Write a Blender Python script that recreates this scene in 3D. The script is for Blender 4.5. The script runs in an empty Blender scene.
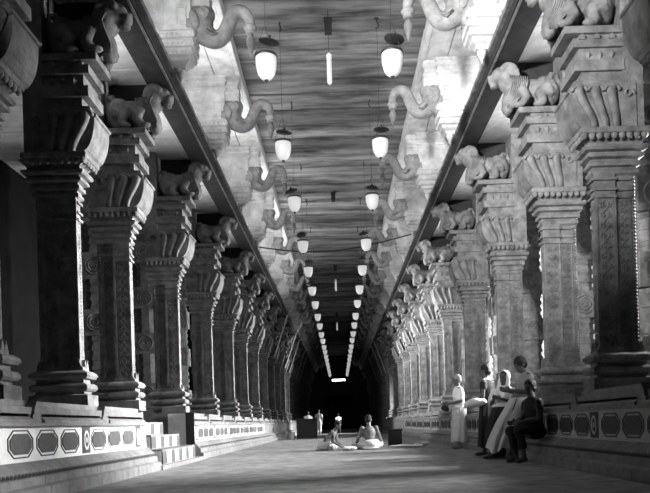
import bpy, bmesh, math, random
from mathutils import Vector, Matrix, Euler
random.seed(7)
PI = math.pi
C = bpy.context.scene.collection
SC = bpy.context.scene
E = 0.66            # eye height above the floor

# ------------------------------------------------------------------ camera
cam_d = bpy.data.cameras.new('camera')
cam = bpy.data.objects.new('camera', cam_d); C.objects.link(cam)
cam.location = (0, 0, E)
cam.rotation_euler = (Matrix.Rotation(PI/2, 3, 'X') @ Matrix.Rotation(-0.030, 3, 'Z')).to_euler()
cam_d.sensor_width = 36; cam_d.lens = 36*700/650
cam_d.shift_x = -15/650; cam_d.shift_y = 177.5/650
cam_d.clip_end = 300
SC.camera = cam

# ------------------------------------------------------------------ world, lights, exposure
SC.view_settings.view_transform = 'Standard'
SC.view_settings.look = 'None'
SC.view_settings.gamma = 1
SC.view_settings.exposure = 0.32
SC.view_settings.use_curve_mapping = False
w = bpy.data.worlds.new('world'); SC.world = w; w.use_nodes = True
w.node_tree.nodes['Background'].inputs[0].default_value = (1, 1, 1, 1)
w.node_tree.nodes['Background'].inputs[1].default_value = 0.006

def area(name, loc, target, sx, sy, power, spread=PI):
    d = bpy.data.lights.new(name, 'AREA'); d.shape = 'RECTANGLE'
    d.size = sx; d.size_y = sy; d.energy = power; d.spread = spread
    o = bpy.data.objects.new(name, d); C.objects.link(o)
    o.location = loc
    o.rotation_euler = (Vector(target)-Vector(loc)).to_track_quat('-Z', 'Y').to_euler()
    return o

PZ = [7.2, 9.55, 11.95, 15.5, 19.5, 23.4, 26.9]
while PZ[-1] < 80: PZ.append(PZ[-1]+3.7)
PZS = {1: PZ, -1: [z*1.03 for z in PZ]}
XS = {1: 0.0, -1: 0.05}       # left row stands a little farther out
BAYS = [(PZ[i]+.5+PZ[i+1])/2 for i in range(len(PZ)-1)]
# strip lamps lying on top of the long beams (they light the upper brackets and ceiling)
for i, yb in enumerate(BAYS):
    if yb > 36: break
    for s in (-1, 1):
        p = (22 if yb < 13 else 40 if yb < 30 else 22)*(2.0 if s < 0 else .45 if yb < 13 else .75)
        area('beam_strip_lamp', (s*3.0, yb*(1.03 if s < 0 else 1), 7.16), (s*2.6, yb*(1.03 if s < 0 else 1), 9.0), .16, 2.4, p)
        # flood lamps on the aisle side throwing light up to the aisle slabs
        if not (s < 0 and i == 0): area('aisle_up_lamp', (s*4.6, yb, 5.6), (s*4.0, yb, 7.0), .4, .8, 22, spread=1.9)
# light of the open right-hand aisle
for k, yb in enumerate(BAYS[1:8]):
    area('right_aisle_flood', (7.3, yb, 3.9), (-3.5, yb-(3.0 if k == 0 else 2.4), 2.0), 1.2, 1.6, (340, 500, 420, 360, 330, 330, 330)[k], spread=1.0)
# weaker unseen fills added in the left aisle to light the far right pillars
for k, yb in enumerate(BAYS[4:9]):
    area('left_aisle_fill', (-5.0, yb, 4.5), (3.5, yb+2.4, 3.7), .5, .7, 260, spread=.87)
# unseen fill added before the first left pillar, shining across to the right row
area('left_cross_fill', (-3.9, 1.2, 4.9), (3.9, 15.6, 6.3), .5, .5, 270, spread=.80)
# unseen fill added from the right to brighten the far floor and people
area('far_side_fill', (7.3, 47.0, 2.6), (-2.5, 45.5, .3), 1.6, 1.2, 900, spread=1.5)

# ------------------------------------------------------------------ materials
def mat(name, col, rough=.75, noise=0, scale=6, bump=0, bscale=20, stretch=(1,1,1), col2=None, metallic=0, emit=0, detail=6, spec=.3):
    m = bpy.data.materials.new(name); m.use_nodes = True
    nt = m.node_tree; b = nt.nodes['Principled BSDF']
    b.inputs['Roughness'].default_value = rough
    b.inputs['Metallic'].default_value = metallic
    b.inputs['Specular IOR Level'].default_value = spec
    b.inputs['Base Color'].default_value = (col, col, col, 1)
    tc = nt.nodes.new('ShaderNodeTexCoord'); mp = nt.nodes.new('ShaderNodeMapping')
    geo = nt.nodes.new('ShaderNodeNewGeometry')
    nt.links.new(geo.outputs['Position'], mp.inputs['Vector'])
    mp.inputs['Scale'].default_value = stretch
    if noise:
        n = nt.nodes.new('ShaderNodeTexNoise'); n.inputs['Scale'].default_value = scale
        n.inputs['Detail'].default_value = detail; n.inputs['Roughness'].default_value = .65
        nt.links.new(mp.outputs[0], n.inputs['Vector'])
        r = nt.nodes.new('ShaderNodeValToRGB')
        c2 = col2 if col2 is not None else col*(1-noise)
        r.color_ramp.elements[0].position = .35; r.color_ramp.elements[0].color = (c2, c2, c2, 1)
        r.color_ramp.elements[1].position = .68; r.color_ramp.elements[1].color = (col, col, col, 1)
        nt.links.new(n.outputs['Fac'], r.inputs['Fac'])
        nt.links.new(r.outputs['Color'], b.inputs['Base Color'])
    if bump:
        n2 = nt.nodes.new('ShaderNodeTexNoise'); n2.inputs['Scale'].default_value = bscale
        n2.inputs['Detail'].default_value = 8; n2.inputs['Roughness'].default_value = .7
        nt.links.new(mp.outputs[0], n2.inputs['Vector'])
        bp = nt.nodes.new('ShaderNodeBump'); bp.inputs['Strength'].default_value = bump
        bp.inputs['Distance'].default_value = .02
        nt.links.new(n2.outputs['Fac'], bp.inputs['Height'])
        nt.links.new(bp.outputs['Normal'], b.inputs['Normal'])
    if emit:
        b.inputs['Emission Color'].default_value = (1, 1, 1, 1)
        b.inputs['Emission Strength'].default_value = emit
    return m
M = {}
M['stone'] = mat('carved_granite', .25, .7, .6, 5, .6, 28)
M['stone_pale'] = mat('limewashed_stone', .62, .8, .3, 4, .3, 18)
M['lime'] = mat('lime_plaster', .66, .85, .42, 3, .2, 14)
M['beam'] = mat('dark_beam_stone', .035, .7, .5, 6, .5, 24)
def ceilmat():
    m = mat('ceiling_slab_stone', .36, .8, .75, 1.3, .7, 7, stretch=(.4, 2.2, 1), col2=.05)
    nt = m.node_tree; b = nt.nodes['Principled BSDF']
    src = b.inputs['Base Color'].links[0].from_socket
    oi = nt.nodes.new('ShaderNodeObjectInfo'); mr = nt.nodes.new('ShaderNodeMapRange')
    mr.inputs['To Min'].default_value = .45; mr.inputs['To Max'].default_value = 1.15
    nt.links.new(oi.outputs['Random'], mr.inputs['Value'])
    mx = nt.nodes.new('ShaderNodeMix'); mx.data_type = 'RGBA'; mx.blend_type = 'MULTIPLY'; mx.inputs[0].default_value = 1
    nt.links.new(src, mx.inputs[6]); nt.links.new(mr.outputs[0], mx.inputs[7])
    nt.links.new(mx.outputs[2], b.inputs['Base Color'])
    return m
M['ceil'] = ceilmat()
M['floor'] = mat('worn_floor_stone', .34, .62, .55, 3.5, .6, 22, col2=.14)
M['plinth'] = mat('plinth_stone', .22, .75, .4, 6, .45, 24)
M['white'] = mat('white_paint', .82, .6, .18, 9, .1, 30)
M['grey_paint'] = mat('grey_paint', .09, .6, .3, 9)
M['black'] = mat('black_paint', .02, .6)
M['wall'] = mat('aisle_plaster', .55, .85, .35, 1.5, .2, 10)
M['wall_shade'] = mat('shaded_wall', .008, .95, .3, 3, spec=0)  # near-black left aisle wall, its shade put into the colour
M['elephant'] = mat('weathered_carving', .36, .75, .45, 7, .5, 26)
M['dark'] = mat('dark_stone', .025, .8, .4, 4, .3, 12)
M['metal'] = mat('blackened_metal', .05, .45, metallic=.6)
M['brass'] = mat('pale_metal', .55, .35, metallic=.7)
M['wire'] = mat('dark_wire', .03, .7)
M['skin'] = mat('dark_skin', .10, .55, .25, 14, .08, 40)
M['hair'] = mat('black_hair', .012, .6, bump=.6, bscale=90)
M['hair_grey'] = mat('grey_hair', .3, .7, .3, 40, .4, 90)
M['cloth_white'] = mat('white_cotton', .80, .9, .12, 12, .35, 26)
M['cloth_pale'] = mat('pale_check_cotton', .46, .9, .2, 12, .35, 26)
M['cloth_grey'] = mat('grey_shirt_cotton', .30, .9, .25, 12, .35, 26)
M['cloth_dark'] = mat('dark_cloth', .03, .9, .3, 12, .3, 26)
M['wood'] = mat('dark_wood', .035, .6, .4, 8, stretch=(1,1,6))
M['pole'] = mat('pale_pole', .5, .7, .2, 6)
M['lit'] = mat('lit_tube', .9, .5, emit=6)
M['eye'] = mat('eye_dark', .01, .3)
# frosted glass of the lanterns: lit inside
def glassmat():
    m = mat('frosted_lantern_glass', .55, .35, .1, 30, emit=.26, spec=.5)
    b = m.node_tree.nodes['Principled BSDF']
    b.inputs['Transmission Weight'].default_value = .25
    return m
M['glass'] = glassmat()

# ------------------------------------------------------------------ mesh builder
class MB:
    def __init__(s): s.v = []; s.f = []
    def add(s, vs, fs):
        n = len(s.v); s.v += [tuple(p) for p in vs]; s.f += [tuple(i+n for i in f) for f in fs]; return s
    def box(s, x0, x1, y0, y1, z0, z1):
        vs = [(x, y, z) for z in (z0, z1) for y in (y0, y1) for x in (x0, x1)]
        return s.add(vs, [(0,2,3,1),(4,5,7,6),(0,1,5,4),(1,3,7,5),(3,2,6,7),(2,0,4,6)])
    def mould(s, x0, x1, y0, y1, prof):     # rectangular moulding: prof = [(offset, z)]
        vs = []; fs = []
        for o, z in prof:
            vs += [(x0-o,y0-o,z),(x1+o,y0-o,z),(x1+o,y1+o,z),(x0-o,y1+o,z)]
        for k in range(len(prof)-1):
            a = 4*k
            for i in range(4):
                j = (i+1) % 4; fs.append((a+i, a+j, a+4+j, a+4+i))
        fs.append((3,2,1,0)); n = len(vs); fs.append((n-4,n-3,n-2,n-1))
        return s.add(vs, fs)
    def prism(s, poly, axis, a, b):         # poly in the other two axes
        n = len(poly)
        def P(p, t):
            return {'x': (t,p[0],p[1]), 'y': (p[0],t,p[1]), 'z': (p[0],p[1],t)}[axis]
        vs = [P(p, a) for p in poly] + [P(p, b) for p in poly]
        fs = [(i, (i+1)%n, n+(i+1)%n, n+i) for i in range(n)]
        fs += [tuple(range(n))[::-1], tuple(range(n, 2*n))]
        return s.add(vs, fs)
    def tube(s, pts, rad, n=8, cap=True):
        pts = [Vector(p) for p in pts]
        if not hasattr(rad, '__len__'): rad = [rad]*len(pts)
        vs = []; fs = []; up = None
        for i, p in enumerate(pts):
            t = (pts[min(i+1,len(pts)-1)]-pts[max(i-1,0)])
            t = t.normalized() if t.length > 1e-9 else Vector((0,0,1))
            if up is None: up = t.orthogonal().normalized()
            up = (up - t*up.dot(t)); up = up.normalized() if up.length > 1e-6 else t.orthogonal().normalized()
            b = t.cross(up)
            r = rad[i]
            rx, ry = (r if hasattr(r, '__len__') else (r, r))
            for k in range(n):
                a = 2*PI*k/n; vs.append(p+up*math.cos(a)*rx+b*math.sin(a)*ry)
        for i in range(len(pts)-1):
            for k in range(n):
                j = (k+1)%n; fs.append((i*n+k, i*n+j, (i+1)*n+j, (i+1)*n+k))
        if cap:
            fs.append(tuple(range(n))[::-1]); m = (len(pts)-1)*n; fs.append(tuple(range(m, m+n)))
        return s.add(vs, fs)
    def lathe(s, prof, cx=0, cy=0, n=16, cz=0, sx=1, sy=1):
        vs = []; fs = []
        for r, z in prof:
            for k in range(n):
                a = 2*PI*k/n; vs.append((cx+sx*r*math.cos(a), cy+sy*r*math.sin(a), cz+z))
        for i in range(len(prof)-1):
            for k in range(n):
                j = (k+1)%n; fs.append((i*n+k, i*n+j, (i+1)*n+j, (i+1)*n+k))
        fs.append(tuple(range(n))[::-1]); m = (len(prof)-1)*n; fs.append(tuple(range(m, m+n)))
        return s.add(vs, fs)
    def ell(s, c, r, rot=None, nu=14, nv=9):
        vs = []; fs = []; c = Vector(c)
        R = rot if rot is not None else Matrix.Identity(3)
        for j in range(1, nv):
            t = PI*j/nv
            for i in range(nu):
                a = 2*PI*i/nu
                vs.append(c+R@Vector((r[0]*math.sin(t)*math.cos(a), r[1]*math.sin(t)*math.sin(a), r[2]*math.cos(t))))
        for j in range(nv-2):
            for i in range(nu):
                k = (i+1)%nu; fs.append((j*nu+i, (j+1)*nu+i, (j+1)*nu+k, j*nu+k))
        a0 = len(vs); vs.append(c+R@Vector((0,0,r[2]))); vs.append(c-R@Vector((0,0,r[2])))
        for i in range(nu):
            k = (i+1)%nu; fs.append((a0, i, k)); m = (nv-2)*nu; fs.append((a0+1, m+k, m+i))
        return s.add(vs, fs)
    def mesh(s, name, m, off=(0,0,0), mirror=False, smooth=False, bevel=0):
        me = bpy.data.meshes.new(name)
        sx = -1 if mirror else 1
        me.from_pydata([(sx*(x-off[0]), y-off[1], z-off[2]) for x, y, z in s.v], [], s.f)
        bm = bmesh.new(); bm.from_mesh(me)
        bmesh.ops.recalc_face_normals(bm, faces=bm.faces)
        if bevel:
            ed = [e for e in bm.edges if len(e.link_faces) == 2 and e.calc_face_angle(0) > .5]
            bmesh.ops.bevel(bm, geom=ed, offset=bevel, segments=1, affect='EDGES', clamp_overlap=True)
        bm.to_mesh(me); bm.free()
        if smooth:
            for p in me.polygons: p.use_smooth = True
        me.materials.append(M[m])
        return me
    def remesh(s, name, m, voxel, off=(0,0,0), mirror=False, sm=3):
        me = s.mesh(name, m, off, mirror)
        o = bpy.data.objects.new('tmp', me); C.objects.link(o)
        r = o.modifiers.new('r', 'REMESH'); r.mode = 'VOXEL'; r.voxel_size = voxel; r.use_smooth_shade = True
        if sm:
            q = o.modifiers.new('s', 'SMOOTH'); q.iterations = sm; q.factor = .5
        dg = bpy.context.evaluated_depsgraph_get(); dg.update()
        me2 = bpy.data.meshes.new_from_object(o.evaluated_get(dg))
        bpy.data.objects.remove(o); bpy.data.meshes.remove(me)
        me2.name = name
        for p in me2.polygons: p.use_smooth = True
        me2.materials.clear(); me2.materials.append(M[m])
        return me2

def link(name, me, parent=None, loc=None):
    o = bpy.data.objects.new(name, me); C.objects.link(o)
    if parent is not None: o.parent = parent
    if loc is not None: o.location = loc
    return o
def tag(o, label=None, cat=None, group=None, kind=None):
    if label: o['label'] = label
    if cat: o['category'] = cat
    if group: o['group'] = group
    if kind: o['kind'] = kind
    return o
def thing(name, loc, label, cat, group=None, rz=0):
    o = bpy.data.objects.new(name, None); C.objects.link(o)
    if name == 'person': loc = (loc[0], loc[1], loc[2]+.012)      # soles on the floor
    o.location = loc; o.rotation_euler = (0, 0, rz); o.empty_display_size = .2
    return tag(o, label, cat, group)
ORD = ['first','second','third','fourth','fifth','sixth','seventh','eighth','ninth','tenth','eleventh','twelfth','thirteenth','fourteenth','fifteenth','sixteenth','seventeenth','eighteenth','nineteenth','twentieth','twenty-first','twenty-second','twenty-third']

# ------------------------------------------------------------------ setting
YE = 86.0
f = link('floor', MB().box(-9, 9, -6, YE, -.2, 0).mesh('floor', 'floor')); tag(f, kind='structure')
for s, nm in ((-1, 'left'), (1, 'right')):
    o = link('wall_'+nm, MB().box(min(s*7.6,s*7.9), max(s*7.6,s*7.9), -6, YE, 0, 7.4).mesh('aisle_wall', 'wall' if s > 0 else 'wall_shade')); tag(o, kind='structure')
    # upper wall standing on the beam line, above the pillars
    o = link('wall_upper_'+nm, MB().box(min(s*3.32,s*3.6), max(s*3.32,s*3.6), 5, YE, 7.11, 9.3).mesh('upper_wall', 'lime')); tag(o, kind='structure')
    # coving course: flat slabs between upper wall and ceiling edge
    cov = bpy.data.objects.new('ceiling_coving_'+nm, None); C.objects.link(cov); tag(cov, kind='structure')
    cov.location = (s*2.7, 5, 8.71)
    sl = {}
    y = 5.0
    k = 0
    while y < YE:
        for xa, xb in ((2.14, 2.62), (2.635, 3.34)):
            if (xa) not in sl: sl[xa] = MB().box(xa, xb, 0, 1.84, 8.71, 8.95).mesh('coving_slab', 'lime', (2.7, 0, 8.71), s < 0, bevel=.01)
            link('coving_slab', sl[xa], cov, (0, y-5, random.uniform(-.012, .012)))
        y += 1.85
    # ledge along the ceiling edge
    fas = bpy.data.objects.new('trim_ceiling_edge_'+nm, None); C.objects.link(fas); tag(fas, kind='structure'); fas.location = (s*2.1, 5, 8.7)
    me = MB().box(2.04, 2.15, 0, 3.68, 8.70, 9.02).mesh('edge_stone', 'stone_pale', (2.1, 0, 8.7), s < 0, bevel=.012)
    y = 5.0
    while y < YE: link('edge_stone', me, fas, (0, y-5, 0)); y += 3.7
    # long beam on the lions' heads
    be = bpy.data.objects.new('trim_beam_'+nm, None); C.objects.link(be); tag(be, kind='structure'); be.location = (s*3.0, 5, 6.76)
    mb_cache = {}
    ys = [4.9] + [p+.25 for p in PZS[s]]
    for a, b in zip(ys[:-1], ys[1:]):
        L = round(b-a, 2)
        if L not in mb_cache:
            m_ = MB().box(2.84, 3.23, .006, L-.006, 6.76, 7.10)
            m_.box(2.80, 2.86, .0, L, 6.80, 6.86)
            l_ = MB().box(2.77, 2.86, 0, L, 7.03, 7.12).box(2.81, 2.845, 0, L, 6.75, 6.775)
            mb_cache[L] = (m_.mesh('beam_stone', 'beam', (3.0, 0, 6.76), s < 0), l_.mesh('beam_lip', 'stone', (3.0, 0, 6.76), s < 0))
        bs_ = link('beam_stone', mb_cache[L][0], be, (0, a-5, 0)); link('beam_lip', mb_cache[L][1], bs_)
    # aisle ceiling slabs
    ac = bpy.data.objects.new('ceiling_aisle_'+nm, None); C.objects.link(ac); tag(ac, kind='structure'); ac.location = (s*5.4, 5, 6.95)
    me = MB().box(3.2, 7.7, 0, 1.19, 6.95, 7.2).mesh('aisle_slab', 'stone_pale', (5.4, 0, 6.95), s < 0, bevel=.015)
    y = 5.0
    while y < YE-1: link('aisle_slab', me, ac, (0, y-5, random.uniform(-.02, .02))); y += 1.2
# end wall with a dark doorway, kept black by a panel added beyond
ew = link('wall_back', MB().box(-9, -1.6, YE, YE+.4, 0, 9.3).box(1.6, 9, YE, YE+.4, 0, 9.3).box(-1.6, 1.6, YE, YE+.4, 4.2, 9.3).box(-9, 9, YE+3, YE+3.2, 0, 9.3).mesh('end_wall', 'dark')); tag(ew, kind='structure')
# ceiling stone slabs laid across the hall
ce = bpy.data.objects.new('ceiling', None); C.objects.link(ce); tag(ce, kind='structure'); ce.location = (0, 5, 9.0)
slabs = []
for k in range(6):
    wd = (.50, .60, .74, .44, .82, .64)[k]
    m_ = MB(); nseg = 14; rr = random.Random(k+3)
    # irregular lower edges: the slab is a loft of sections across the hall
    vs = []; fs = []
    for i in range(nseg+1):
        x = -2.12+4.24*i/nseg
        a = rr.uniform(-.012, .012); b = rr.uniform(-.012, .012); h = rr.uniform(-.012, .012)
        vs += [(x, .01+a, .02+h), (x, .04+a, h), (x, wd-.04+b, h), (x, wd-.01+b, .02+h), (x, wd-.01, .25), (x, .01, .25)]
    for i in range(nseg):
        for j in range(6):
            q = (j+1)%6; fs.append((i*6+j, i*6+q, (i+1)*6+q, (i+1)*6+j))
    fs += [tuple(range(6)), tuple(range(nseg*6, nseg*6+6))[::-1]]
    m_.add(vs, fs); slabs.append((wd, m_.mesh('ceiling_slab', 'ceil')))
y = 5.0
while y < YE-.7:
    wd, me = random.choice(slabs)
    link('ceiling_slab', me, ce, (0, y-5, random.uniform(-.06, .03))); y += wd
roof = link('ceiling_roof_cover', MB().box(-9, 9, 4.9, YE+.4, 9.32, 9.5).mesh('roof_cover', 'dark')); tag(roof, kind='structure')

# ------------------------------------------------------------------ carved relief helpers
def ridge(mb, pts, w_, h_, y):       # relief ribbon on a plane of constant y (front towards -y): pts = (x, z)
    n = len(pts); vs = []; fs = []
    for i, p in enumerate(pts):
        p = Vector(p); t = Vector(pts[min(i+1,n-1)])-Vector(pts[max(i-1,0)]); t = t.normalized() if t.length > 1e-9 else Vector((1,0))
        nn = Vector((-t.y, t.x))*w_/2
        vs += [(p.x+nn.x, y, p.y+nn.y), (p.x, y-h_, p.y), (p.x-nn.x, y, p.y-nn.y)]
    for i in range(n-1):
        a = 3*i; fs += [(a, a+3, a+4, a+1), (a+1, a+4, a+5, a+2)]
    mb.add(vs, fs)
def scroll_panel(mb, xc, z0, z1, w_, y):
    L = z1-z0; nper = max(3, round(L/(w_*1.25))); A = w_*.12
    for ph in (0, PI): ridge(mb, [(xc+A*1.6*math.sin(2*PI*nper*t/110+ph), z0+L*t/110) for t in range(111)], .018, .016, y)
    for k in range(nper*4):
        zc = z0+L*(k//2+.5)/(nper*2); sg = -1 if k % 2 == 0 else 1
        sp = []
        for i in range(11):
            a = i/10*2.2*PI; r = w_*.2*(1-i/10*.82)
            sp.append((xc+sg*(w_*.23)+sg*r*math.cos(a+PI), zc+r*math.sin(a+PI)))
        ridge(mb, sp, .020, .020, y)

X0, X1 = 3.55, 4.13
OX, OZ = 3.84, 1.0
def pillar_meshes(mir):
    P = {}
    off = (OX, 0, OZ)
    def put(name, mb, m='stone', **k): P[name] = mb.mesh(name, m, off, mir, **k)
    bp = [(.13,1.0),(.13,1.17),(.10,1.18),(.06,1.19),(.06,1.22),(.10,1.23),(.125,1.26),(.125,1.30),(.10,1.33),(.05,1.34),(.05,1.39),(.11,1.40),(.135,1.44),(.12,1.48),(.08,1.51),(.04,1.52),(.04,1.56),(.0,1.60)]
    put('base', MB().mould(X0, X0+.28, -.04, .12, bp).mould(X0+.30, X1, 0, .12, bp))
    # carved leaf tips standing round the base
    lf = MB()
    for k in range(7):
        x = X0-.02+k*.095
        lf.prism([(x,1.56),(x+.075,1.56),(x+.0375,1.67)], 'y', -.075 if x < X0+.26 else -.035, -.03 if x < X0+.26 else .01)
    for k in range(2):
        y0 = -.03+k*.085
        lf.prism([(y0,1.56),(y0+.075,1.56),(y0+.0375,1.67)], 'x', X0-.05, X0+.01)
    put('base_leaf_row', lf)
    sh = MB().box(X0, X0+.285, -.04, .11, 1.55, 3.96).box(X0+.285, X0+.30, .01, .10, 1.55, 3.96).box(X0+.30, X1, 0, .11, 1.55, 3.96)
    sh.box(X0+.26, X1-.02, .1, .62, 1.0, 4.5)          # rear pilaster
    for xa, xb, yy in ((X0, X0+.285, -.04), (X0+.30, X0+.50, 0)):
        for q in (xa+.0, xb-.03): sh.box(q, q+.03, yy-.018, yy, 1.64, 3.62)
        for z in (3.62, 3.72, 3.86): sh.box(xa-.012, xb+.012, yy-.03, yy+.1, z, z+.035)
    for z in (3.62, 3.72, 3.86): sh.box(X0-.03, X0+.1, -.04, .14, z, z+.035)
    put('shaft', sh)
    cv = MB(); scroll_panel(cv, X0+.1425, 1.66, 3.60, .21, -.04); scroll_panel(cv, X0+.40, 1.66, 3.60, .15, 0)
    put('carved_scrollwork', cv)
    bd = MB()
    for k in range(48):
        z = 1.62+k*.048; bd.mould(X1-.052, X1-.018, -.0, .004, [(.012, z), (.012, z+.005)]) if False else bd.add([(X1-.06,0,z),(X1-.01,0,z),(X1-.01,0,z+.036),(X1-.06,0,z+.036),(X1-.035,-.025,z+.018)], [(0,1,4),(1,2,4),(2,3,4),(3,0,4)])
    for k in range(40):
        z = 1.70+k*.048
        bd.add([(X0,.01,z),(X0,.06,z),(X0,.06,z+.036),(X0,.01,z+.036),(X0-.02,.035,z+.018)], [(0,1,4),(1,2,4),(2,3,4),(3,0,4)])
    put('bead_strip', bd)
    cp = MB().mould(X0, X1, 0, .15, [(0,3.93),(.035,3.96),(.035,4.0),(.01,4.02),(.01,4.045),(.055,4.06),(.055,4.11),(.03,4.13),(.03,4.15),(.095,4.17),(.095,4.215),(.06,4.225),(.06,4.24),(.125,4.255),(.145,4.285),(.135,4.315),(.08,4.335),(.08,4.36),(.17,4.45)])
    put('capital', cp)
    ab = MB().box(X0-.21, X1+.12, -.2, .36, 4.45, 4.53)
    put('abacus', ab, bevel=.008)
    pt = MB()
    for k in range(9):
        x = X0-.155+k*.101; pt.ell((x, -.16, 4.435), (.05, .035, .065), None, 8, 6)
    for k in range(5):
        y = -.12+k*.101; pt.ell((X0-.17, y, 4.435), (.035, .05, .065), None, 8, 6)
    put('petal_row', pt, smooth=True)
    # bowl-shaped bracket
    prof = [(X1, 4.53), (X0-.12, 4.53)]
    for i in range(9):
        a = i/8*PI/2; prof.append((X0-.12-.19*math.sin(a), 4.56+.47*(1-math.cos(a))))
    prof += [(X0-.335, 5.04), (X0-.34, 5.07), (X0-.31, 5.10), (X0-.27, 5.10), (X0-.25, 5.19), (X1, 5.19)]
    br = MB().prism(prof, 'y', -.1, .53)
    put('bracket', br)
    rb = MB()
    for k, xo in enumerate((-.02, .20, .42)):
        pts = []
        for i in range(11):
            t = i/10; pts.append((X0-.17+xo+(.20-.07*k)*t*t*(3-2*t), -.10, 5.10-.55*t))
        rb.tube(pts, [(.055,.07) if i == 0 else (.10*(1-.35*i/10), .062*(1-.3*i/10)) for i in range(11)], 12)
        rb.tube([(X0-.17+xo+.105*math.cos(a_), -.125, 5.04+.075*math.sin(a_)) for a_ in [PI-PI*i/8 for i in range(9)]], .026, 7)
    ridge(rb, [(X1-.10+.075*(1-i/14*.8)*math.cos(i*.5), 5.0+.075*(1-i/14*.8)*math.sin(i*.5)) for i in range(15)], .03, .045, -.098)
    put('bracket_scrolls', rb, smooth=True)
    cs = [('corbel_neck', 3.42, 5.19, 5.33), ('corbel_slab', 3.31, 5.33, 5.48), ('corbel_recess', 3.39, 5.48, 5.65),
          ('corbel_slab_middle', 3.30, 5.65, 5.77), ('corbel_gap', 3.40, 5.77, 5.84), ('corbel_slab_upper', 3.19, 5.84, 5.94)]
    for nm, xa, za, zb in cs:
        m_ = MB().box(xa, 3.99, -.1 if 'slab' in nm else -.05, .53, za, zb)
        if nm == 'corbel_slab_middle':
            for xx in (3.42, 3.62, 3.82): m_.prism([(xx-.045, zb-.02), (xx+.045, zb-.02), (xx+.03, zb+.03), (xx, zb+.055), (xx-.03, zb+.03)], 'y', -.12, -.04)
        if nm == 'corbel_recess':
            for xx in (3.52, 3.68, 3.84): m_.add([(xx-.05,-.05,5.565),(xx,-.05,5.50),(xx+.05,-.05,5.565),(xx,-.05,5.63),(xx,-.085,5.565)], [(0,1,4),(1,2,4),(2,3,4),(3,0,4)])
        put(nm, m_, bevel=.006 if 'slab' in nm and 'middle' not in nm else 0)
    pb = MB().box(3.96, 4.24, -.08, .56, 4.53, 6.95).box(3.94, 4.0, -.11, -.06, 5.9, 6.70)
    put('upper_pilaster', pb)
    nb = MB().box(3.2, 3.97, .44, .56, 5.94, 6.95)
    put('niche_back', nb, 'beam')  # near-black colour stands in for shade in the recess behind the lion
    return P
def lion_mesh(mir):
    b = MB()
    # crouching lion: head to the hall (-x), haunch outward (+x); stands on z = 5.94
    b.ell((3.70, .14, 6.26), (.25, .21, .29))                  # haunch
    b.ell((3.48, .14, 6.30), (.27, .19, .20))                  # belly
    b.ell((3.24, .14, 6.30), (.19, .22, .34), Matrix.Rotation(-.42, 3, 'Y'))   # chest
    b.ell((3.10, .14, 6.16), (.13, .18, .27), Matrix.Rotation(.25, 3, 'Y'))    # breast bulging over the slab edge
    b.ell((3.09, .14, 6.50), (.18, .21, .22))                  # mane
    b.ell((2.95, .14, 6.58), (.16, .16, .15))                  # head
    b.ell((2.83, .14, 6.51), (.10, .11, .085))                 # muzzle
    b.ell((2.84, .14, 6.40), (.08, .09, .04))                  # jaw
    b.ell((2.76, .14, 6.56), (.035, .05, .035))                # nose
    for q in (-1, 1):
        b.ell((3.03, .14+q*.15, 6.68), (.06, .04, .07))        # ears
        b.ell((2.86, .14+q*.085, 6.63), (.045, .04, .04))      # brow
        b.ell((2.80, .14+q*.07, 6.50), (.05, .05, .05))        # cheeks
        b.tube([(3.24, .14+q*.19, 6.27), (3.33, .14+q*.22, 6.10), (3.24, .14+q*.22, 5.99)], [.10, .08, .065])
        b.ell((3.19, .14+q*.22, 5.985), (.10, .07, .05))
        b.tube([(3.70, .14+q*.17, 6.24), (3.55, .14+q*.23, 6.15), (3.62, .14+q*.23, 5.99)], [.16, .10, .065])
        b.ell((3.54, .14+q*.23, 5.985), (.11, .07, .05))
        for k in range(9):                                     # curls of the mane
            a = k/8*2.6-.2; b.ell((3.03+.15*math.cos(a)+.02, .14+q*.17, 6.50+.19*math.sin(a)), (.05, .045, .05), None, 8, 6)
    b.tube([(3.88, .14, 6.2), (3.95, .10, 6.4), (3.88, .06, 6.55), (3.76, .02, 6.52)], [.05, .04, .035, .05])
    return b.remesh('lion_carving', 'stone', .02, (OX, 0, OZ), mir, 2)
def mane_mesh(mir):
    b = MB()
    for q in range(9):     # engraved lines curving over the chest and breast
        for sd in (-1, 1):
            a = q/8
            y_ = .14+sd*.222
            b.tube([(3.06+.30*a, y_-sd*.02, 6.50-.04*a), (3.10+.24*a, y_+sd*.018, 6.38-.05*a), (3.06+.24*a, y_+sd*.008, 6.24-.05*a), (3.0+.16*a, y_-sd*.05, 6.08-.02*a), (3.02+.1*a, y_-sd*.09, 5.97)], [.012, .016, .016, .014, .006], 5)
    return b.mesh('mane_locks', 'stone', (OX, 0, OZ), mir, smooth=True)
PM = {}
for s in (1, -1):
    PM[s] = pillar_meshes(s < 0); PM[s]['lion'] = lion_mesh(s < 0); PM[s]['mane'] = mane_mesh(s < 0)
def plabel(s, i):
    if s < 0:
        if i == 0: return 'dark carved pillar cut by the frame beside the octagon-painted plinth, farthest before the steps'
        if i == 1: return 'dark carved stone pillar with lion bracket, second before the striped steps'
        if i == 2: return 'dark carved stone pillar with lion bracket, last before the striped steps'
        return f'carved stone pillar with lion bracket, {ORD[i-3]} beyond the striped steps'
    if i == 0: return 'carved stone pillar opposite the dark octagon plinth, only its bracket edge showing'
    if i == 1: return 'broad carved pillar with scroll panels, next to the leaning group, towards the viewer'
    if i == 2: return 'carved stone pillar with lion bracket right behind the leaning group'
    if i == 3: return 'carved stone pillar with lion bracket behind the man in white'
    return f'carved stone pillar with lion bracket, {ORD[i-4]} past the man in white'
STUFF = ('base_leaf_row','carved_scrollwork','bead_strip','petal_row','bracket_scrolls','dentil_row')
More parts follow.
